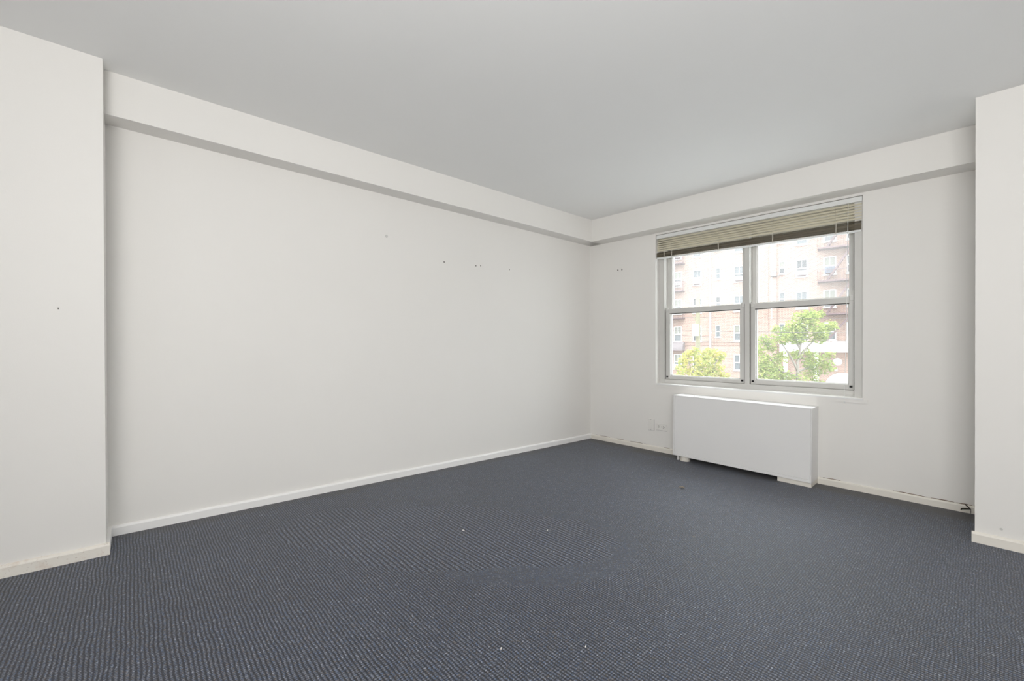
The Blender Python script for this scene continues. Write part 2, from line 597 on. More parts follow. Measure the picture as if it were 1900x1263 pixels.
# brown gaps along the top of the back baseboards
for par, segs in ((bb_b, ((.075, .105), (.14, .27), (.36, .45), (.53, .68), (.70, .735), (.92, .98))),
                  (bb_c, ((2.25, 2.36), (2.66, 2.83), (2.85, 2.96), (2.97, 3.04)))):
    for s0, s1 in segs:
        bm = bmesh.new()
        n = 6
        top = []
        bot = []
        for i in range(n + 1):
            x = s0 + (s1 - s0) * i / n
            w = .0022 * math.sin(math.pi * (i + .3) / (n + .6)) + random.uniform(0, .0008)
            z = .0515 + random.uniform(-.0006, .0006)
            top.append(bm.verts.new((x, -.0042, z + w)))
            bot.append(bm.verts.new((x, -.0048, z - w * .4)))
        bk = [bm.verts.new((v.co.x, .001, v.co.z)) for v in top]
        bk2 = [bm.verts.new((v.co.x, .001, v.co.z)) for v in bot]
        for i in range(n):
            bm.faces.new((bot[i], bot[i + 1], top[i + 1], top[i]))
            bm.faces.new((top[i], top[i + 1], bk[i + 1], bk[i]))
            bm.faces.new((bot[i + 1], bot[i], bk2[i], bk2[i + 1]))
        obj('crack', bm, 'crack', par)


# nail holes and screw anchors in the walls
def wall_hole(par, pos, nrm, r, mat='hole', name='nail_hole', h=1.0):
    bm = bmesh.new()
    nrm = Vector(nrm).normalized()
    side = nrm.cross(Vector((0, 0, 1))).normalized()
    pos = Vector(pos)
    ring, ring2, inner = [], [], []
    for j in range(10):
        t = 2 * math.pi * j / 10
        d = side * math.cos(t) * r + Vector((0, 0, 1)) * math.sin(t) * r * h
        ring.append(bm.verts.new(pos + d * 1.25 - nrm * .001))
        ring2.append(bm.verts.new(pos + d + nrm * .0012))
        inner.append(bm.verts.new(pos + d * .5 + nrm * .0002))
    for j in range(10):
        k = (j + 1) % 10
        bm.faces.new((ring[j], ring[k], ring2[k], ring2[j]))
        bm.faces.new((ring2[j], ring2[k], inner[k], inner[j]))
    bm.faces.new(inner)
    return obj(name, bm, mat, par)


NL = (1, -LW, 0)
for y, z, r in ((-1.9495, 1.8405, .0045), (-1.6104, 1.8455, .0045), (-1.5553, 1.8518, .0045), (-1.211, 1.853, .0040)):
    wall_hole(wl, (XL(y), y, z), NL, r, 'hole', 'nail_hole', 1.4)
wall_hole(wl, (XL(-2.481), -2.481, 1.9878), NL, .011, 'smudge', 'filled_hole')
for x in (.377, .429):
    wall_hole(wbk, (x, 0, 1.927), (0, -1, 0), .0055, 'hole', 'screw_hole', 1.7)
wall_hole(pil, (PL + XL(-4.3115), -4.3115, 1.2845), NL, .002, 'hole', 'nail_hole', 2.0)

wall_hole(bpy.data.objects['wall_right'], (3.152, YR, .098), (0, -1, 0), .006, 'smudge', 'filled_hole')

# ------------------------------------------------------------------ the window
win = structure(empty('window_1', ((OX0 + OX1) / 2, 0.12, OZ0)), 'wide double window of grey aluminium with two pairs of sliding sashes', 'window')
wo = Vector(win.location)


def wobj(name, bm, mat, par=None):
    """geometry is given in room coordinates; the window's Empty stands at the middle of the sill"""
    if par is None:
        bmesh.ops.translate(bm, verts=bm.verts, vec=-wo)
        return obj(name, bm, mat, win)
    bmesh.ops.translate(bm, verts=bm.verts, vec=-wo)
    return obj(name, bm, mat, par)


# outer frame: jambs, head, sill members with a track rib each
bm = bmesh.new()
FY0, FY1 = .070, .20
box(bm, OX0, OX0 + .052, FY0, FY1, OZ0, 2.20, .002)
wobj('frame_jamb', bm, 'alu')
bm = bmesh.new()
box(bm, OX0 + .056, OX0 + .064, FY0 - .008, FY1 - .04, OZ0 + .02, 2.19, .001)
wobj('frame_track', bm, 'alu')
bm = bmesh.new()
box(bm, OX1 - .052, OX1, FY0 - .045, FY1, OZ0, 2.185, .002)
wobj('frame_jamb', bm, 'alu')
bm = bmesh.new()
box(bm, OX0, OX1, FY0 - .004, FY1, OZ0, .742, .003)
box(bm, OX0, OX1, FY0 - .012, FY1, OZ0, .706, .002)
wobj('frame_sill', bm, 'alu')
bm = bmesh.new()
hexa(bm, [(OX0, FY0, 2.12), (OX1, FY0, 2.105), (OX1, FY1, 2.105), (OX0, FY1, 2.12),
          (OX0, FY0, OZ1(OX0)), (OX1, FY0, OZ1(OX1)), (OX1, FY1, OZ1(OX1)), (OX0, FY1, OZ1(OX0))])
wobj('frame_head', bm, 'alu')
bm = bmesh.new()
box(bm, 1.656, 1.697, FY0 - .002, FY1, .735, 2.12, .003)
wobj('mullion', bm, 'alu')


def sash(x0, x1, z0, z1, y0, y1, sl, sr, rb, rt_, gmat, gy, name, lower):
    """one sash: stiles, rails, pane; returns the sash (its stiles and rails are one mesh)"""
    bm = bmesh.new()
    box(bm, x0, x0 + sl, y0, y1, z0, z1, .003)
    box(bm, x1 - sr, x1, y0, y1, z0, z1, .003)
    box(bm, x0 + sl - .004, x1 - sr + .004, y0 + .002, y1, z0, z0 + rb, .003)
    box(bm, x0 + sl - .004, x1 - sr + .004, y0 - (.004 if lower else 0), y1, z1 - rt_, z1, .003)
    # glazing bead round the pane
    g = .006
    box(bm, x0 + sl - .002, x0 + sl + g, gy - .012, y1 - .002, z0 + rb, z1 - rt_)
    box(bm, x1 - sr - g, x1 - sr + .002, gy - .012, y1 - .002, z0 + rb, z1 - rt_)
    box(bm, x0 + sl, x1 - sr, gy - .012, y1 - .002, z0 + rb - .002, z0 + rb + g)
    box(bm, x0 + sl, x1 - sr, gy - .012, y1 - .002, z1 - rt_ - g, z1 - rt_ + .002)
    s = wobj(name, bm, 'alu')
    bm = bmesh.new()
    box(bm, x0 + sl - .003, x1 - sr + .003, gy, gy + .003, z0 + rb - .003, z1 - rt_ + .003)
    wobj('pane', bm, gmat, s)
    if lower:
        bm = bmesh.new()
        box(bm, x0 + sl - .004, x1 - sr + .004, y0 - .001, y0 + .004, z1 - rt_ - .006, z1 - rt_ + .0005)
        wobj('gasket', bm, 'alu_dark', s)
        for xa, xb in ((x0 + .012, x0 + .03), (x1 - .03, x1 - .012)):
            bm = bmesh.new()
            box(bm, xa, xb, y0 - .008, y0 + .006, z0 + .018, z0 + .034, .002)
            wobj('tilt_pin', bm, 'black', s)
        for xa, xb in ((x0 + .002, x0 + .03), (x1 - .03, x1 - .002)):
            bm = bmesh.new()
            box(bm, xa, xb, y0 - .006, y0 + .01, z1 - .030, z1 + .012, .004)
            wobj('tilt_latch', bm, 'alu', s)
    return s


sash(.886, 1.655, 1.420, 2.130, .128, .168, .058, .036, .046, .075, 'glass_up', .155, 'upper_sash', False)
sash(1.699, 2.436, 1.420, 2.118, .128, .168, .038, .044, .046, .075, 'glass_up', .155, 'upper_sash', False)
sash(.895, 1.653, .744, 1.463, .082, .124, .050, .042, .037, .047, 'glass_low', .112, 'lower_sash', True)
sash(1.700, 2.430, .744, 1.459, .082, .124, .041, .036, .041, .047, 'glass_low', .112, 'lower_sash', True)
# dark gaps beside the sliding sashes
for x0, x1, z1 in ((1.6525, 1.6565, 1.46), (1.6965, 1.7005, 1.46), (2.4285, 2.4345, 2.10), (.889, .896, 1.46)):
    bm = bmesh.new()
    box(bm, x0, x1, FY0 + .002, .10, .745, z1)
    wobj('sash_gap', bm, 'alu_dark')

# stool and apron
bm = bmesh.new()
hexa(bm, [(OX0 - .004, -.012, .688), (OX1 + .004, -.012, .680), (OX1 + .004, .07, .680), (OX0 - .004, .07, .688),
          (OX0 - .004, -.012, .6985), (OX1 + .004, -.012, .6905), (OX1 + .004, .07, .6945), (OX0 - .004, .07, .700)])
structure(obj('trim_3', bm, 'white'), 'thin white sill board under the window', 'window sill')
bm = bmesh.new()
hexa(bm, [(.808, -.008, .668), (2.520, -.008, .655), (2.520, .01, .655), (.808, .01, .668),
          (.808, -.008, .694), (2.520, -.008, .682), (2.520, .01, .682), (.808, .01, .694)])
structure(obj('trim_4', bm, 'wall'), 'flat white apron board below the window sill', 'window apron')

# ------------------------------------------------------------------ venetian blind, drawn up
BX0, BX1 = .836, 2.486
blind = tag(empty('venetian_blind', ((BX0 + BX1) / 2, .028, OZ1((BX0 + BX1) / 2)), 0, math.atan(.0159)),
            'beige mini blind drawn up to a thick bundle at the top of the window', 'blind')
HW = (BX1 - BX0) / 2
bm = bmesh.new()
box(bm, -HW, HW, -.020, .016, -.040, -.003, .003)
obj('headrail', bm, 'headrail', blind)


def slat_mesh(bm, L, z, tilt, w=.025, sag=0.0, y=0.0, z2=0.0, n=10):
    """a crowned slat, slightly sagging; tilt turns its room edge down"""
    prof = []
    for j in range(5):
        t = (j / 4 - .5)
        prof.append((t * w, .0034 * (1 - (2 * t) ** 2)))
    ca, sa = math.cos(tilt), math.sin(tilt)
    rows = []
    for i in range(n + 1):
        x = -L + 2 * L * i / n
        s = sag * (1 - (x / L) ** 2) + z2 * (i / n)
        rows.append([(x, y + a * ca - b * sa, z + a * sa + b * ca - s) for a, b in prof])
    for off in (0, -.0006):
        vv = [[bm.verts.new((x, yy, zz + off)) for x, yy, zz in r] for r in rows]
        for i in range(n):
            for j in range(4):
                bm.faces.new((vv[i][j], vv[i + 1][j], vv[i + 1][j + 1], vv[i][j + 1]))


for k in range(6):
    bm = bmesh.new()
    slat_mesh(bm, HW - .003, -.0525 - .0213 * k, math.radians(54), sag=random.uniform(-.001, .0015))
    obj('slat', bm, 'slat', blind, True)
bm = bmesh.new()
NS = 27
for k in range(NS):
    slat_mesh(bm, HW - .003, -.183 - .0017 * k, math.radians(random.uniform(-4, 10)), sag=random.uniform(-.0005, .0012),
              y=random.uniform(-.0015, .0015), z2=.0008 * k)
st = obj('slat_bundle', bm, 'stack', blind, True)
st['kind'] = 'stuff'
bm = bmesh.new()
hexa(bm, [(-HW + .002, -.014, -.246), (HW - .002, -.014, -.264), (HW - .002, .014, -.264), (-HW + .002, .014, -.246),
          (-HW + .002, -.014, -.232), (HW - .002, -.014, -.250), (HW - .002, .014, -.250), (-HW + .002, .014, -.232)])
bmesh.ops.bevel(bm, geom=list(bm.edges), offset=.003, segments=2, affect='EDGES')
obj('bottom_rail', bm, 'headrail', blind)
CX = (BX0 + BX1) / 2
for x in (.916, .997, 1.451, 1.895, 2.327):
    bm = bmesh.new()
    zb = -.240 - .018 * (x - BX0) / (2 * HW)
    for yy in (-.0135, .0135):
        tube(bm, [(x - CX, yy, -.038), (x - CX, yy, -.17), (x - CX, yy * 1.05, zb)], .0016, 6)
    tube(bm, [(x - CX + .006, -.0145, -.17), (x - CX + .005, -.0145, zb)], .0022, 6)
    obj('ladder_cord', bm, 'cord', blind)
# lift cord hanging down past the sill
bm = bmesh.new()
x = 2.405 - CX
tube(bm, [(x, -.022, -.03), (x + .001, -.023, -.26), (x + .004, -.030, -.9), (x + .003, -.034, -1.53)], .0016, 6)
tube(bm, [(x + .003, -.034, -1.53), (x + .003, -.034, -1.535), (x + .003, -.034, -1.555)], [.002, .004, .005], 8)
obj('lift_cord', bm, 'headrail', blind)

# ------------------------------------------------------------------ convector cabinet
CX0, CX1, CY, CZ0, CZ1 = 1.114, 2.212, -.192, .043, .612
conv = tag(empty('convector', ((CX0 + CX1) / 2, -.09, 0)), 'low white metal convector cabinet standing under the window', 'heater')
co = Vector(conv.location)
conv.rotation_euler.y = .0095          # right end tilted down to fit image coordinates


def cobj(name, dims, mat, bev=.0025):
    bm = bmesh.new()
    box(bm, *dims, bev)
    bmesh.ops.translate(bm, verts=bm.verts, vec=-co)
    return obj(name, bm, mat, conv)


cobj('front_panel', (CX0 + .014, CX1 - .004, CY, CY + .012, CZ0 + .024, CZ1 - .004), 'white')
cobj('side_panel', (CX0, CX0 + .013, CY - .002, -.002, CZ0, CZ1 - .004), 'white')
cobj('side_panel', (CX1 - .0035, CX1 + .003, CY + .001, -.002, CZ0 - .004, CZ1 - .004), 'white')
cobj('top_panel', (CX0, CX1 + .002, CY - .002, -.001, CZ1 - .006, CZ1 + .001), 'white', .002)
cobj('bottom_lip', (CX0 + .002, CX1 - .003, CY - .003, CY + .04, CZ0, CZ0 + .0235), 'white')
cobj('kick_plate', (1.985, CX1 - .006, CY + .012, CY + .020, .0052, CZ0 + .004), 'cream', .0015)
cobj('kick_plate', (CX1 - .007, CX1 + .001, CY + .012, -.002, .0055, CZ0 - .003), 'cream', .0015)
cobj('heating_element', (CX0 + .08, CX1 - .12, -.12, -.05, .065, .20), 'dark_under', .003)
bm = bmesh.new()
tube(bm, [(1.205, -.135, -.0040), (1.205, -.135, .05)], .040, 18)
tube(bm, [(1.205, -.135, -.0040), (1.205, -.135, .008)], .046, 18)
bmesh.ops.translate(bm, verts=bm.verts, vec=-co)
obj('pipe_foot', bm, 'cream', conv)
cobj('foot', (1.142, 1.154, -.165, -.10, -.0045, .05), 'white', .001)
bm = bmesh.new()
tube(bm, [(1.29, CY + .05, CZ1), (1.29, CY + .05, CZ1 + .0035)], .005, 10)
bmesh.ops.translate(bm, verts=bm.verts, vec=-co)
obj('screw', bm, 'grey', conv)

# ------------------------------------------------------------------ wall plates
pl = tag(empty('wall_plate', (.779, 0, .266)), 'small upright painted blank cover plate left of the convector', 'wall plate')
bxo('plate', (-.034, .034, -.006, -.0002, -.060, .060), 'plate', pl, .002)
bxo('plate_insert', (-.020, .020, -.0085, -.005, -.040, .042), 'plate', pl, .001)
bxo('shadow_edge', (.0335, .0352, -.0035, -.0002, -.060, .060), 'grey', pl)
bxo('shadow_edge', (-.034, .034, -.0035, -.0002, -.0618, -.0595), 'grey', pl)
for z in (-.050, .052):
    bm = bmesh.new()
    tube(bm, [(0, -.005, z), (0, -.0078, z)], .0035, 10)
    obj('screw', bm, 'grey', pl)
ol = tag(empty('electrical_outlet', (.893, 0, .256)), 'double electrical outlet mounted sideways beside the convector', 'outlet')
bxo('plate', (-.060, .060, -.006, -.0002, -.036, .036), 'plate', ol, .002)
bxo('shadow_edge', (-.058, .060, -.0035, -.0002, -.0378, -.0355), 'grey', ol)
for sx in (-.026, .026):
    bm = bmesh.new()
    tube(bm, [(sx, -.005, 0), (sx, -.0085, 0)], .0185, 16)
    f = obj('receptacle', bm, 'plate', ol)
    for dz in (-.007, .007):
        bxo('slot', (sx - .006, sx + .006, -.0095, -.008, dz - .0016, dz + .0016), 'hole', f)
    bm = bmesh.new()
    tube(bm, [(sx + .011, -.008, 0), (sx + .011, -.0095, 0)], .0026, 8)
    obj('ground_hole', bm, 'hole', f)
bm = bmesh.new()
tube(bm, [(0, -.005, 0), (0, -.0078, 0)], .0035, 10)
obj('screw', bm, 'grey', ol)

# ------------------------------------------------------------------ cable stub and lint on the carpet
bm = bmesh.new()
tube(bm, [(3.010, -.012, .053), (3.013, -.022, .052), (3.026, -.030, .043), (3.033, -.028, .034), (3.020, -.026, .031),
          (3.002, -.024, .026), (2.994, -.020, .022), (2.991, -.018, .015)], [.0026, .003, .0034, .004, .004, .0045, .004, .003], 8)
tube(bm, [(3.033, -.028, .036), (3.035, -.024, .020), (3.034, -.022, .002)], .0013, 6)
tag(obj('cable_stub', bm, 'hole', None, True), 'short dark bent cable stub sticking out over the baseboard by the right pier', 'cable')

LINT = [((1.043, -2.587), 'white speck of lint on the moire carpet patch, farthest left of the white specks', .016, 'lint'),
        ((1.376, -2.220), 'white speck of lint near the far edge of the moire carpet patch', .015, 'lint'),
        ((1.577, -2.386), 'white speck of lint at the right end of the moire carpet patch', .012, 'lint'),
        ((1.931, -3.058), 'white sliver of lint in the foreground, nearer the left of the two there', .013, 'lint'),
        ((2.128, -2.824), 'white sliver of lint in the foreground, the right one of the two there', .013, 'lint'),
        ((1.550, -.907), 'tuft of brown frayed carpet threads on the floor in front of the convector', .05, 'rust'),
        ((1.993, -1.666), 'small brown crumb on the carpet between the moire patch and the pier', .016, 'rust')]
for (x, y), lab, s, mt in LINT:
    bm = bmesh.new()
    a0 = random.uniform(0, 3)
    for q in range(1 if mt == 'lint' else 4):
        a = a0 + q * .8
        dx, dy = math.cos(a) * s * .5, math.sin(a) * s * .5
        z = .004
        tube(bm, [(-dx, -dy, z), (-dx * .3, -dy * .4, z + s * .12), (dx * .4, dy * .3, z + s * .1), (dx, dy, z)],
             [s * .05, s * .16, s * .14, s * .04] if mt == 'lint' else [s * .03, s * .05, s * .04, s * .02], 6)
    o = obj('lint', bm, mt)
    o.location = (x, y, 0)
    tag(o, lab, 'lint', 'bits of lint on the carpet')

# ------------------------------------------------------------------ outdoors: street and ground
GZ = -4.6
FA = Vector((-18.78, 39.88, 0))
FR = math.radians(12.13)
st_ = empty('street', (FA.x, FA.y, GZ), FR)
structure(st_, 'grey street and pavements below the window', 'street')
bxo('roadway', (-60, 70, -26, -9, -.3, 0), 'road', st_)
bxo('far_pavement', (-60, 70, -9, 3, -.3, .14), 'kerb', st_, .03)
bxo('near_pavement', (-60, 70, -33.0, -26, -.3, .14), 'kerb', st_, .03)

# ------------------------------------------------------------------ the brick apartment building opposite
bld = tag(empty('apartment_building', (FA.x, FA.y, GZ), FR), 'tall pink brick apartment building with white windows across the street', 'building')
ZO = -GZ       # building-local z of room level 0
FLOOR_H = 2.94
COLS = {'L3': (-7.6, .9), 'L2': (-5.2, .9), 'L1': (-2.6, .9), 'A': (-.02, .84), 'B': (1.93, .86), 'C': (3.92, .46), 'D': (5.85, .98),
        'E': (9.43, .46), 'F': (10.96, .88), 'G': (13.03, .90), 'H': (14.66, .90), 'R1': (17.0, .9), 'R2': (19.4, .9)}
ROWS = range(-1, 4)
openings = []
for nm, (c, w) in COLS.items():
    for k in ROWS:
        if k == -1 and nm in ('C', 'E', 'F', 'G', 'H'):
            continue
        zb, h = 1.52 + FLOOR_H * k + ZO, 1.58
        if nm in ('C', 'E'):
            zb, h = zb + .40, 1.18
        openings.append((nm, k, c - w / 2, c + w / 2, zb, zb + h))
xs = sorted({-14.0, 26.0} | {round(o[2], 4) for o in openings} | {round(o[3], 4) for o in openings})
zs = sorted({0.0, 17.5} | {round(o[4], 4) for o in openings} | {round(o[5], 4) for o in openings})
bm = bmesh.new()


def is_open(xm, zm):
    for o in openings:
        if o[2] < xm < o[3] and o[4] < zm < o[5]:
            return True
    return False


def quad(bm, a, b, c, d):
    bm.faces.new([bm.verts.new(q) for q in (a, b, c, d)])


for x0, x1 in zip(xs, xs[1:]):
    for z0, z1 in zip(zs, zs[1:]):
        if not is_open((x0 + x1) / 2, (z0 + z1) / 2):
            quad(bm, (x0, 0, z0), (x1, 0, z0), (x1, 0, z1), (x0, 0, z1))
for nm, k, x0, x1, z0, z1 in openings:
    t = .18
    quad(bm, (x0, 0, z0), (x0, t, z0), (x0, t, z1), (x0, 0, z1))
    quad(bm, (x1, 0, z0), (x1, 0, z1), (x1, t, z1), (x1, t, z0))
    quad(bm, (x0, 0, z0), (x1, 0, z0), (x1, t, z0), (x0, t, z0))
    quad(bm, (x0, 0, z1), (x0, t, z1), (x1, t, z1), (x1, 0, z1))
X0, X1, ZT = -14.0, 26.0, 17.5
quad(bm, (X0, 0, ZT), (X1, 0, ZT), (X1, 14, ZT), (X0, 14, ZT))
quad(bm, (X0, 0, 0), (X0, 0, ZT), (X0, 14, ZT), (X0, 14, 0))
quad(bm, (X1, 0, 0), (X1, 14, 0), (X1, 14, ZT), (X1, 0, ZT))
quad(bm, (X0, 14, 0), (X0, 14, ZT), (X1, 14, ZT), (X1, 14, 0))
bmesh.ops.remove_doubles(bm, verts=bm.verts, dist=1e-4)
obj('brick_wall', bm, 'brick', bld)
rw = random.Random(3)
for nm, k, x0, x1, z0, z1 in openings:
    bm = bmesh.new()
    f = .085 if x1 - x0 > .6 else .06
    zm = z0 + (z1 - z0) * .48
    y0, y1 = -.02, .14
    box(bm, x0, x0 + f, y0, y1, z0, z1)
    box(bm, x1 - f, x1, y0, y1, z0, z1)
    box(bm, x0, x1, y0, y1, z1 - f, z1)
    box(bm, x0, x1, y0, y1, z0, z0 + f)
    box(bm, x0, x1, y0 + .02, y1, zm - .05, zm + .05)
    box(bm, x0 - .06, x1 + .06, -.10, .02, z0 - .10, z0)      # stone sill
    if x1 - x0 > .6:
        box(bm, (x0 + x1) / 2 - .015, (x0 + x1) / 2 + .015, y0 + .05, y1, zm, z1)
    w = obj('window', bm, 'fwhite', bld)
    mu = {'A': 'pane_shade', 'L1': 'pane_shade'}.get(nm, rw.choice(['pane_shade', 'pane_grey', 'pane_grey', 'pane_dark']))
    ml = rw.choice(['pane_dark', 'pane_grey', 'pane_grey'])
    bxo('pane', (x0 + f, x1 - f, .09, .13, zm + .05, z1 - f), mu, w)
    bxo('pane', (x0 + f, x1 - f, .07, .11, z0 + f, zm - .05), ml, w)

# pale downspouts, pier, belt course
bm = bmesh.new()
tube(bm, [(3.22, -.10, .2), (3.22, -.10, 17.0)], .085, 8)
for z in (4, 7, 10, 13):
    box(bm, 3.10, 3.34, -.12, 0, z, z + .08)
obj('downspout', bm, 'stone', bld)
bm = bmesh.new()
tube(bm, [(8.60, -.12, 8.2), (8.60, -.12, 17.0)], .07, 8)
obj('downspout', bm, 'stone', bld)
bxo('brick_pier', (8.42, 9.02, -.16, .02, 0, 17.5), 'brick', bld)
bxo('belt_course', (-14, 8.42, -.05, .03, 1.10 + ZO, 1.20 + ZO), 'brick', bld)
bxo('belt_course', (-14, 8.42, -.05, .03, 1.38 + ZO, 1.46 + ZO), 'brick', bld)
bxo('parapet_coping', (-14.1, 26.1, -.12, .4, 17.5, 17.7), 'stone', bld)
# round white medallion above the arched doorway
bm = bmesh.new()
pts = 28
r_o = [bm.verts.new((13.575 + .34 * math.cos(2 * math.pi * i / pts), -.07, -.42 + ZO + .31 * math.sin(2 * math.pi * i / pts))) for i in range(pts)]
r_b = [bm.verts.new((v.co.x, .02, v.co.z)) for v in r_o]
bm.faces.new(r_o)
for i in range(pts):
    j = (i + 1) % pts
    bm.faces.new((r_o[i], r_b[i], r_b[j], r_o[j]))
obj('medallion', bm, 'stone', bld)
# white arched door surround with its door
bm = bmesh.new()
pts = 20
cx_, cz_ = 13.95, -2.45 + ZO
ring1, ring2 = [], []
prof = [(cx_ + 1.22, 0)] + [(cx_ + 1.22 * math.cos(math.pi * i / pts), cz_ + 1.05 * math.sin(math.pi * i / pts)) for i in range(pts + 1)] + [(cx_ - 1.22, 0)]
fr_ = [bm.verts.new((a, -.14, b)) for a, b in prof]
bk_ = [bm.verts.new((a, .02, b)) for a, b in prof]
bm.faces.new(fr_)
for i in range(len(prof) - 1):
    bm.faces.new((fr_[i], bk_[i], bk_[i + 1], fr_[i + 1]))
arch = obj('arched_doorway', bm, 'stone', bld)
bxo('door', (13.35, 14.55, -.17, -.13, 0, 1.95), 'fwhite', arch, .01)
# wall lantern between medallion and arch
lt = empty('wall_lantern')
lt.parent = bld
bxo('lantern_box', (13.36, 13.58, -.30, -.10, -1.24 + ZO, -.98 + ZO), 'grey', lt, .03)
bxo('lantern_bracket', (13.42, 13.52, -.14, .0, -1.05 + ZO, -.97 + ZO), 'grey', lt)

# entrance canopy: white entablature on columns
por = tag(empty('entrance_canopy', (FA.x, FA.y, GZ), FR), 'white flat entrance canopy on round columns behind the larger tree', 'canopy')
bxo('entablature', (9.3, 17.2, -1.1, -.02, .44 + ZO, 1.22 + ZO), 'stone', por, .03)
bxo('cornice', (9.2, 17.3, -1.25, -.02, 1.22 + ZO, 1.36 + ZO), 'stone', por, .02)
for x in (9.75, 12.05, 16.6):
    bm = bmesh.new()
    tube(bm, [(x, -.85, .0), (x, -.85, .2), (x, -.85, .22), (x, -.85, .44 + ZO)], [.26, .26, .20, .18], 14)
    obj('column', bm, 'stone', por)

# grey barrel awning over the ground floor window at the left
aw = tag(empty('awning', (FA.x, FA.y, GZ), FR), 'dark grey rounded awning on the brick building, behind the smaller tree', 'awning')
bm = bmesh.new()
n = 10
pa, pb = [], []
for i in range(n + 1):
    a = math.pi / 2 * i / n
    yy, zz = -1.0 * math.sin(a), .55 + ZO + .9 * math.cos(a)
    pa.append((yy, zz))
L0, L1 = -2.2, .70
va = [bm.verts.new((L0, a, b)) for a, b in pa]
vb = [bm.verts.new((L1, a, b)) for a, b in pa]
for i in range(n):
    bm.faces.new((va[i], va[i + 1], vb[i + 1], vb[i]))
ca_ = bm.verts.new((L0, -.03, .55 + ZO))
cb_ = bm.verts.new((L1, -.03, .55 + ZO))
bm.faces.new([ca_] + va[::-1])
bm.faces.new([cb_] + vb)
obj('awning_cloth', bm, 'awning', aw)
bm = bmesh.new()
for x in (L0, L1):
    tube(bm, [(x, -.03, .52 + ZO), (x, -1.0, .52 + ZO)], .03, 6)
tube(bm, [(L0, -1.0, .52 + ZO), (L1, -1.0, .52 + ZO)], .03, 6)
obj('awning_frame', bm, 'iron', aw)


# fire escapes
def fire_escape(label, x0, x1, levels, sx0, sx1, stairs=True):
    fe = tag(empty('fire_escape', (FA.x, FA.y, GZ), FR), label, 'fire escape', 'fire escapes on the brick building')
    D = 1.05
    for li, z in enumerate(levels):
        z = z + ZO
        bm = bmesh.new()
        n = 14
        for j in range(n):                       # iron floor bars
            yy = -D + (D - .06) * j / n
            box(bm, x0, x1, yy, yy + .045, z, z + .03)
        box(bm, x0, x1, -D - .03, -D + .02, z - .09, z + .04)
        box(bm, x0, x1, -.08, -.03, z - .09, z + .04)
        for x in (x0, (x0 + x1) / 2, x1 - .05):
            box(bm, x, x + .05, -D, -.02, z - .09, z)
        pf = obj('platform', bm, 'iron', fe)
        bm = bmesh.new()
        m = int((x1 - x0) / .22)
        for j in range(m + 1):
            x = x0 + (x1 - x0) * j / m
            tube(bm, [(x, -D, z), (x, -D, z + .95)], .011, 4)
        for x in (x0, x1):
            for j in range(5):
                yy = -D + (D - .05) * j / 5
                tube(bm, [(x, yy, z), (x, yy, z + .95)], .011, 4)
            tube(bm, [(x, -D, z + .95), (x, -.02, z + .95)], .02, 5)
        tube(bm, [(x0, -D, z + .95), (x1, -D, z + .95)], .02, 5)
        obj('railing', bm, 'iron', pf)
        if stairs:
            bm = bmesh.new()
            zt, zb = z, (z - FLOOR_H if li else 1.44 + ZO)
            for yy in (-D + .1, -D + .62):
                hexa(bm, [(sx1 - .06, yy, zt - .1), (sx1 + .10, yy, zt - .1), (sx1 + .10, yy + .04, zt - .1), (sx1 - .06, yy + .04, zt - .1),
                          (sx1 - .0, yy, zt), (sx1 + .16, yy, zt), (sx1 + .16, yy + .04, zt), (sx1 - .0, yy + .04, zt)])
                hexa(bm, [(sx0 - .06, yy, zb), (sx0 + .12, yy, zb), (sx0 + .12, yy + .04, zb), (sx0 - .06, yy + .04, zb),
                          (sx1 - .06, yy, zt), (sx1 + .12, yy, zt), (sx1 + .12, yy + .04, zt), (sx1 - .06, yy + .04, zt)])
            for j in range(1, 12):
                t = j / 12
                xx = sx0 + (sx1 - sx0) * t
                box(bm, xx - .06, xx + .14, -D + .1, -D + .66, zb + (zt - zb) * t - .02, zb + (zt - zb) * t + .02)
            obj('stair', bm, 'iron', fe)
    return fe


fire_escape('dark iron fire escape with steep stairs at the right side of the window view', 12.15, 16.0, (3.82, 6.74, 9.66, 12.6), 12.75, 14.55)
fire_escape('iron fire escape balconies at the left edge of the window view, beside the white downspout', -3.0, .72, (3.98, 6.86, 9.76, 12.7), -2.6, -1.2)

# window air conditioners
ACS = [('A', 2, .60, .34, 'ac_white', 'white air conditioner in a window beside the left fire escape, second row from the top'),
       ('A', 3, .60, .34, 'ac_white', 'white air conditioner in the highest window in view beside the left fire escape'),
       ('A', -1, .62, .40, 'ac_white', 'white air conditioner in the window under the grey awning'),
       ('B', 2, .66, .50, 'ac_white', 'white air conditioner in the window just left of the white downspout'),
       ('F', 2, .70, .42, 'ac_white', 'white air conditioner in the wide window left of the right fire escape'),
       ('G', 2, .64, .52, 'ac_blue', 'blue-grey air conditioner in the window behind the right fire escape stairs'),
       ('D', 2, .66, .40, 'ac_white', 'white air conditioner in the window close to the window mullion')]
for nm, k, w, h, mt, lab in ACS:
    c, _w = COLS[nm]
    zb = 1.52 + FLOOR_H * k + .085
    t = Vector((c, -.30, zb))
    t.rotate(Matrix.Rotation(FR, 3, 'Z'))
    ac = tag(empty('air_conditioner', (FA.x + t.x, FA.y + t.y, t.z), FR), lab, 'air conditioner', 'window air conditioners on the brick building')
    bxo('case', (-w / 2, w / 2, -.20, .36, 0, h), mt, ac, .015)
    bm = bmesh.new()
    for j in range(5):
        z = h * (.18 + .15 * j)
        box(bm, -w * .40, w * .40, -.215, -.195, z, z + h * .07)
    obj('grille', bm, 'ac_grill', ac)
    bxo('support_bracket', (-w / 2 + .04, w / 2 - .04, -.12, .25, -.07, -.01), 'iron', ac)

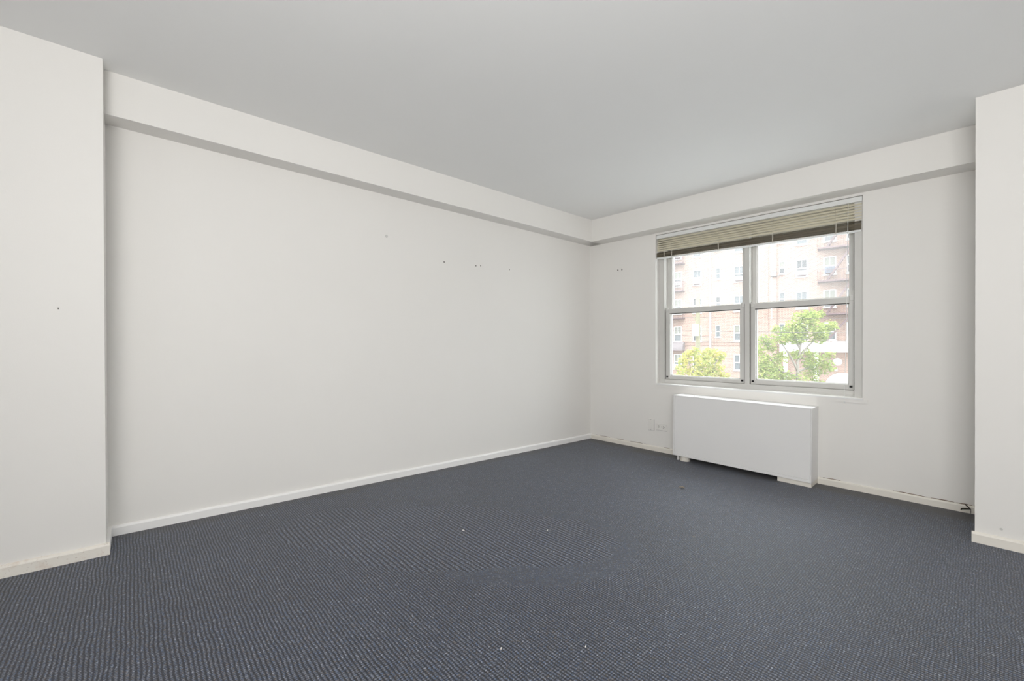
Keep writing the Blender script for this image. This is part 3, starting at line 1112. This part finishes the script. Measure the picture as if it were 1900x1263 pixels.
# small bracket fixture on the pier
fx = tag(empty('bracket_fixture', (0, 0, 0)), 'small pale fixture on dark brackets fixed to the brick pier', 'fixture')
t = Vector((8.78, -.32, 7.9))
t.rotate(Matrix.Rotation(FR, 3, 'Z'))
fx.location = (FA.x + t.x, FA.y + t.y, t.z)
fx.rotation_euler = (0, 0, FR)
bxo('bracket', (-.26, .26, -.05, .18, -.36, -.30), 'wire', fx)
bxo('bracket', (-.26, .26, -.05, .18, .06, .12), 'wire', fx)
bxo('housing', (-.20, .20, -.12, .14, -.30, .06), 'ac_white', fx, .03)
bm = bmesh.new()
tube(bm, [(.2, 0, -.33), (.42, .02, -.26), (.55, .10, -.22)], .03, 6)
obj('arm', bm, 'wire', fx)

# ------------------------------------------------------------------ utility pole and wires
PX, PY = -8.57, 21.91
up_ = tag(empty('utility_pole', (PX, PY, GZ)), 'weathered wooden utility pole with grey transformer, beside the smaller tree', 'utility pole')
bm = bmesh.new()
tube(bm, [(0, 0, 0), (.0, 0, 4), (0, 0, 8.9)], [.17, .15, .12], 12)
obj('post', bm, 'pole', up_)
bm = bmesh.new()
tube(bm, [(.0, -.33, 6.25), (.0, -.33, 6.30), (.0, -.33, 6.92), (.0, -.33, 6.98)], [.17, .20, .20, .15], 14)
obj('transformer', bm, 'ac_white', up_)
cr = bmesh.new()
box(cr, -.75, .75, -.06, .06, 7.92, 8.04)
o = obj('crossarm', cr, 'pole', up_)
o.rotation_euler = (0, 0, FR)
bm = bmesh.new()
tube(bm, [(-.6, -.1, 8.0), (-.25, -.1, 7.55), (.0, -.1, 7.0)], .025, 6)
obj('brace', bm, 'pole', up_)
for k, (z, e, lab) in enumerate(((2.80, 2.30, 'thin overhead wire, topmost of the four crossing the window view'),
                                 (1.975, 1.60, 'thin overhead wire, second from the top of the four'),
                                 (1.66, 1.15, 'thin overhead wire, second from the bottom of the four'),
                                 (1.33, .90, 'thin overhead wire, lowest of the four, starting at the utility pole'))):
    bm = bmesh.new()
    a = Vector((PX - 8 * math.cos(FR), PY - 8 * math.sin(FR), z + .25)) if k < 3 else Vector((PX, PY, z))
    m = Vector((PX, PY, z))
    b = Vector((PX + 12 * math.cos(FR), PY + 12 * math.sin(FR), e))
    pts = []
    if k < 3:
        pts += [a.lerp(m, i / 4) for i in range(4)]
    for i in range(13):
        q = m.lerp(b, i / 12)
        q.z -= .05 * math.sin(math.pi * i / 12)
        pts.append(q)
    tube(bm, pts, .014 if k == 1 else .010, 5)
    tag(obj('overhead_wire', bm, 'wire'), lab, 'wire', 'overhead wires along the street')


# ------------------------------------------------------------------ trees
def tree(label, base, lat, blobs, nleaf, size, mat, branches, seed, ppm, px0):
    rr = random.Random(seed)
    t = tag(empty('tree', (base[0], base[1], GZ)), label, 'tree', 'street trees in front of the brick building')
    lat = Vector(lat).normalized()
    dep = Vector((-lat.y, lat.x, 0))

    def P(px, py, d=0.0):
        return lat * ((px - px0) / ppm) + dep * d + Vector((0, 0, 1.1 - (py - 641) / ppm - GZ))
    bm = bmesh.new()
    for pts, r in branches:
        w = [P(a, b, c) for a, b, c in pts]
        w2 = []
        for i in range(len(w) - 1):
            w2 += [w[i], w[i].lerp(w[i + 1], .5) + Vector((rr.uniform(-.05, .05), rr.uniform(-.05, .05), 0))]
        w2.append(w[-1])
        tube(bm, w2, [r * (1 - .75 * i / (len(w2) - 1)) + .008 for i in range(len(w2))], 8)
    obj('trunk', bm, 'bark', t, True)
    verts, faces = [], []
    tot = sum(r ** 2 for _, _, _, r in blobs)
    for bx, by, bd, r in blobs:
        c = P(bx, by, bd)
        R_ = r / ppm
        for _ in range(int(nleaf * r * r / tot)):
            v = Vector((rr.gauss(0, 1), rr.gauss(0, 1), rr.gauss(0, 1))).normalized() * (rr.random() ** .45)
            if rr.random() < .18:
                v *= 1.18
            q = c + Vector((v.x, v.y, v.z * .85)) * R_
            a = Vector((rr.gauss(0, 1), rr.gauss(0, 1), rr.gauss(0, .6))).normalized()
            b = a.cross(Vector((rr.gauss(0, 1), rr.gauss(0, 1), rr.gauss(0, 1)))).normalized()
            s = size * rr.uniform(.6, 1.3)
            i0 = len(verts)
            verts += [q - a * s, q + b * s * .42, q + a * s, q - b * s * .42]
            faces += [(i0, i0 + 1, i0 + 2, i0 + 3)]
    me = bpy.data.meshes.new('foliage')
    me.from_pydata([tuple(v) for v in verts], [], faces)
    me.materials.append(MAT[mat])
    f = bpy.data.objects.new('foliage', me)
    COL.objects.link(f)
    f.parent = t
    f['kind'] = 'stuff'
    return t


LAT = (.667, .745, 0)
tree('small yellow-green tree, left one of the two street trees', (-7.0, 19.1), LAT,
     [(1300, 668, 0, 20), (1272, 685, .2, 16), (1277, 657, .1, 9), (1268, 668, 0, 11), (1318, 656, .1, 13), (1333, 661, -.1, 12), (1328, 685, .3, 20), (1298, 700, 0, 26),
      (1347, 702, .2, 12), (1258, 702, -.2, 12), (1290, 652, .2, 9), (1310, 720, 0, 35), (1340, 730, 0, 30), (1275, 730, 0, 28)],
     5200, .10, 'leaf_y',
     [([(1305, 836, 0), (1305, 760, 0), (1303, 700, 0)], .12), ([(1303, 740, 0), (1285, 690, 0), (1275, 660, .1)], .06), ([(1304, 730, 0), (1325, 690, .1), (1333, 662, 0)], .06)],
     11, 34.2, 1305)
tree('tall fresh green tree, right one of the two street trees', (-4.82, 27.58), LAT,
     [(1492, 592, 0, 20), (1478, 608, .2, 18), (1510, 590, .2, 16), (1508, 612, -.2, 18), (1470, 622, 0, 20), (1488, 626, .3, 18), (1450, 628, 0, 16), (1525, 584, .2, 9),
      (1520, 628, 0, 14), (1540, 608, .1, 14), (1550, 602, .2, 8), (1528, 622, .2, 14), (1438, 612, -.1, 9), (1420, 632, 0, 14), (1412, 650, .2, 13), (1432, 645, .1, 11), (1415, 672, 0, 18), (1436, 684, .2, 20),
      (1450, 664, .1, 13), (1420, 700, 0, 22), (1455, 700, .2, 18), (1515, 668, .1, 17), (1530, 682, 0, 18), (1500, 676, -.1, 14), (1510, 694, .2, 15), (1540, 660, 0, 9),
      (1480, 660, .2, 12), (1500, 655, .1, 9), (1475, 720, 0, 30), (1430, 725, 0, 26), (1520, 715, .2, 14)],
     9000, .105, 'leaf_g',
     [([(1478, 806, 0), (1479, 735, 0), (1480, 690, 0), (1484, 655, 0), (1490, 610, 0)], .13), ([(1480, 690, 0), (1470, 665, .1), (1450, 635, .1)], .07),
      ([(1483, 668, 0), (1500, 645, .1), (1525, 622, .1)], .07), ([(1480, 700, 0), (1450, 690, .1), (1425, 660, 0)], .07), ([(1481, 690, 0), (1510, 680, 0), (1530, 675, .1)], .06),
      ([(1485, 650, 0), (1478, 630, .1), (1475, 605, .1)], .05)],
     12, 29.1, 1478)
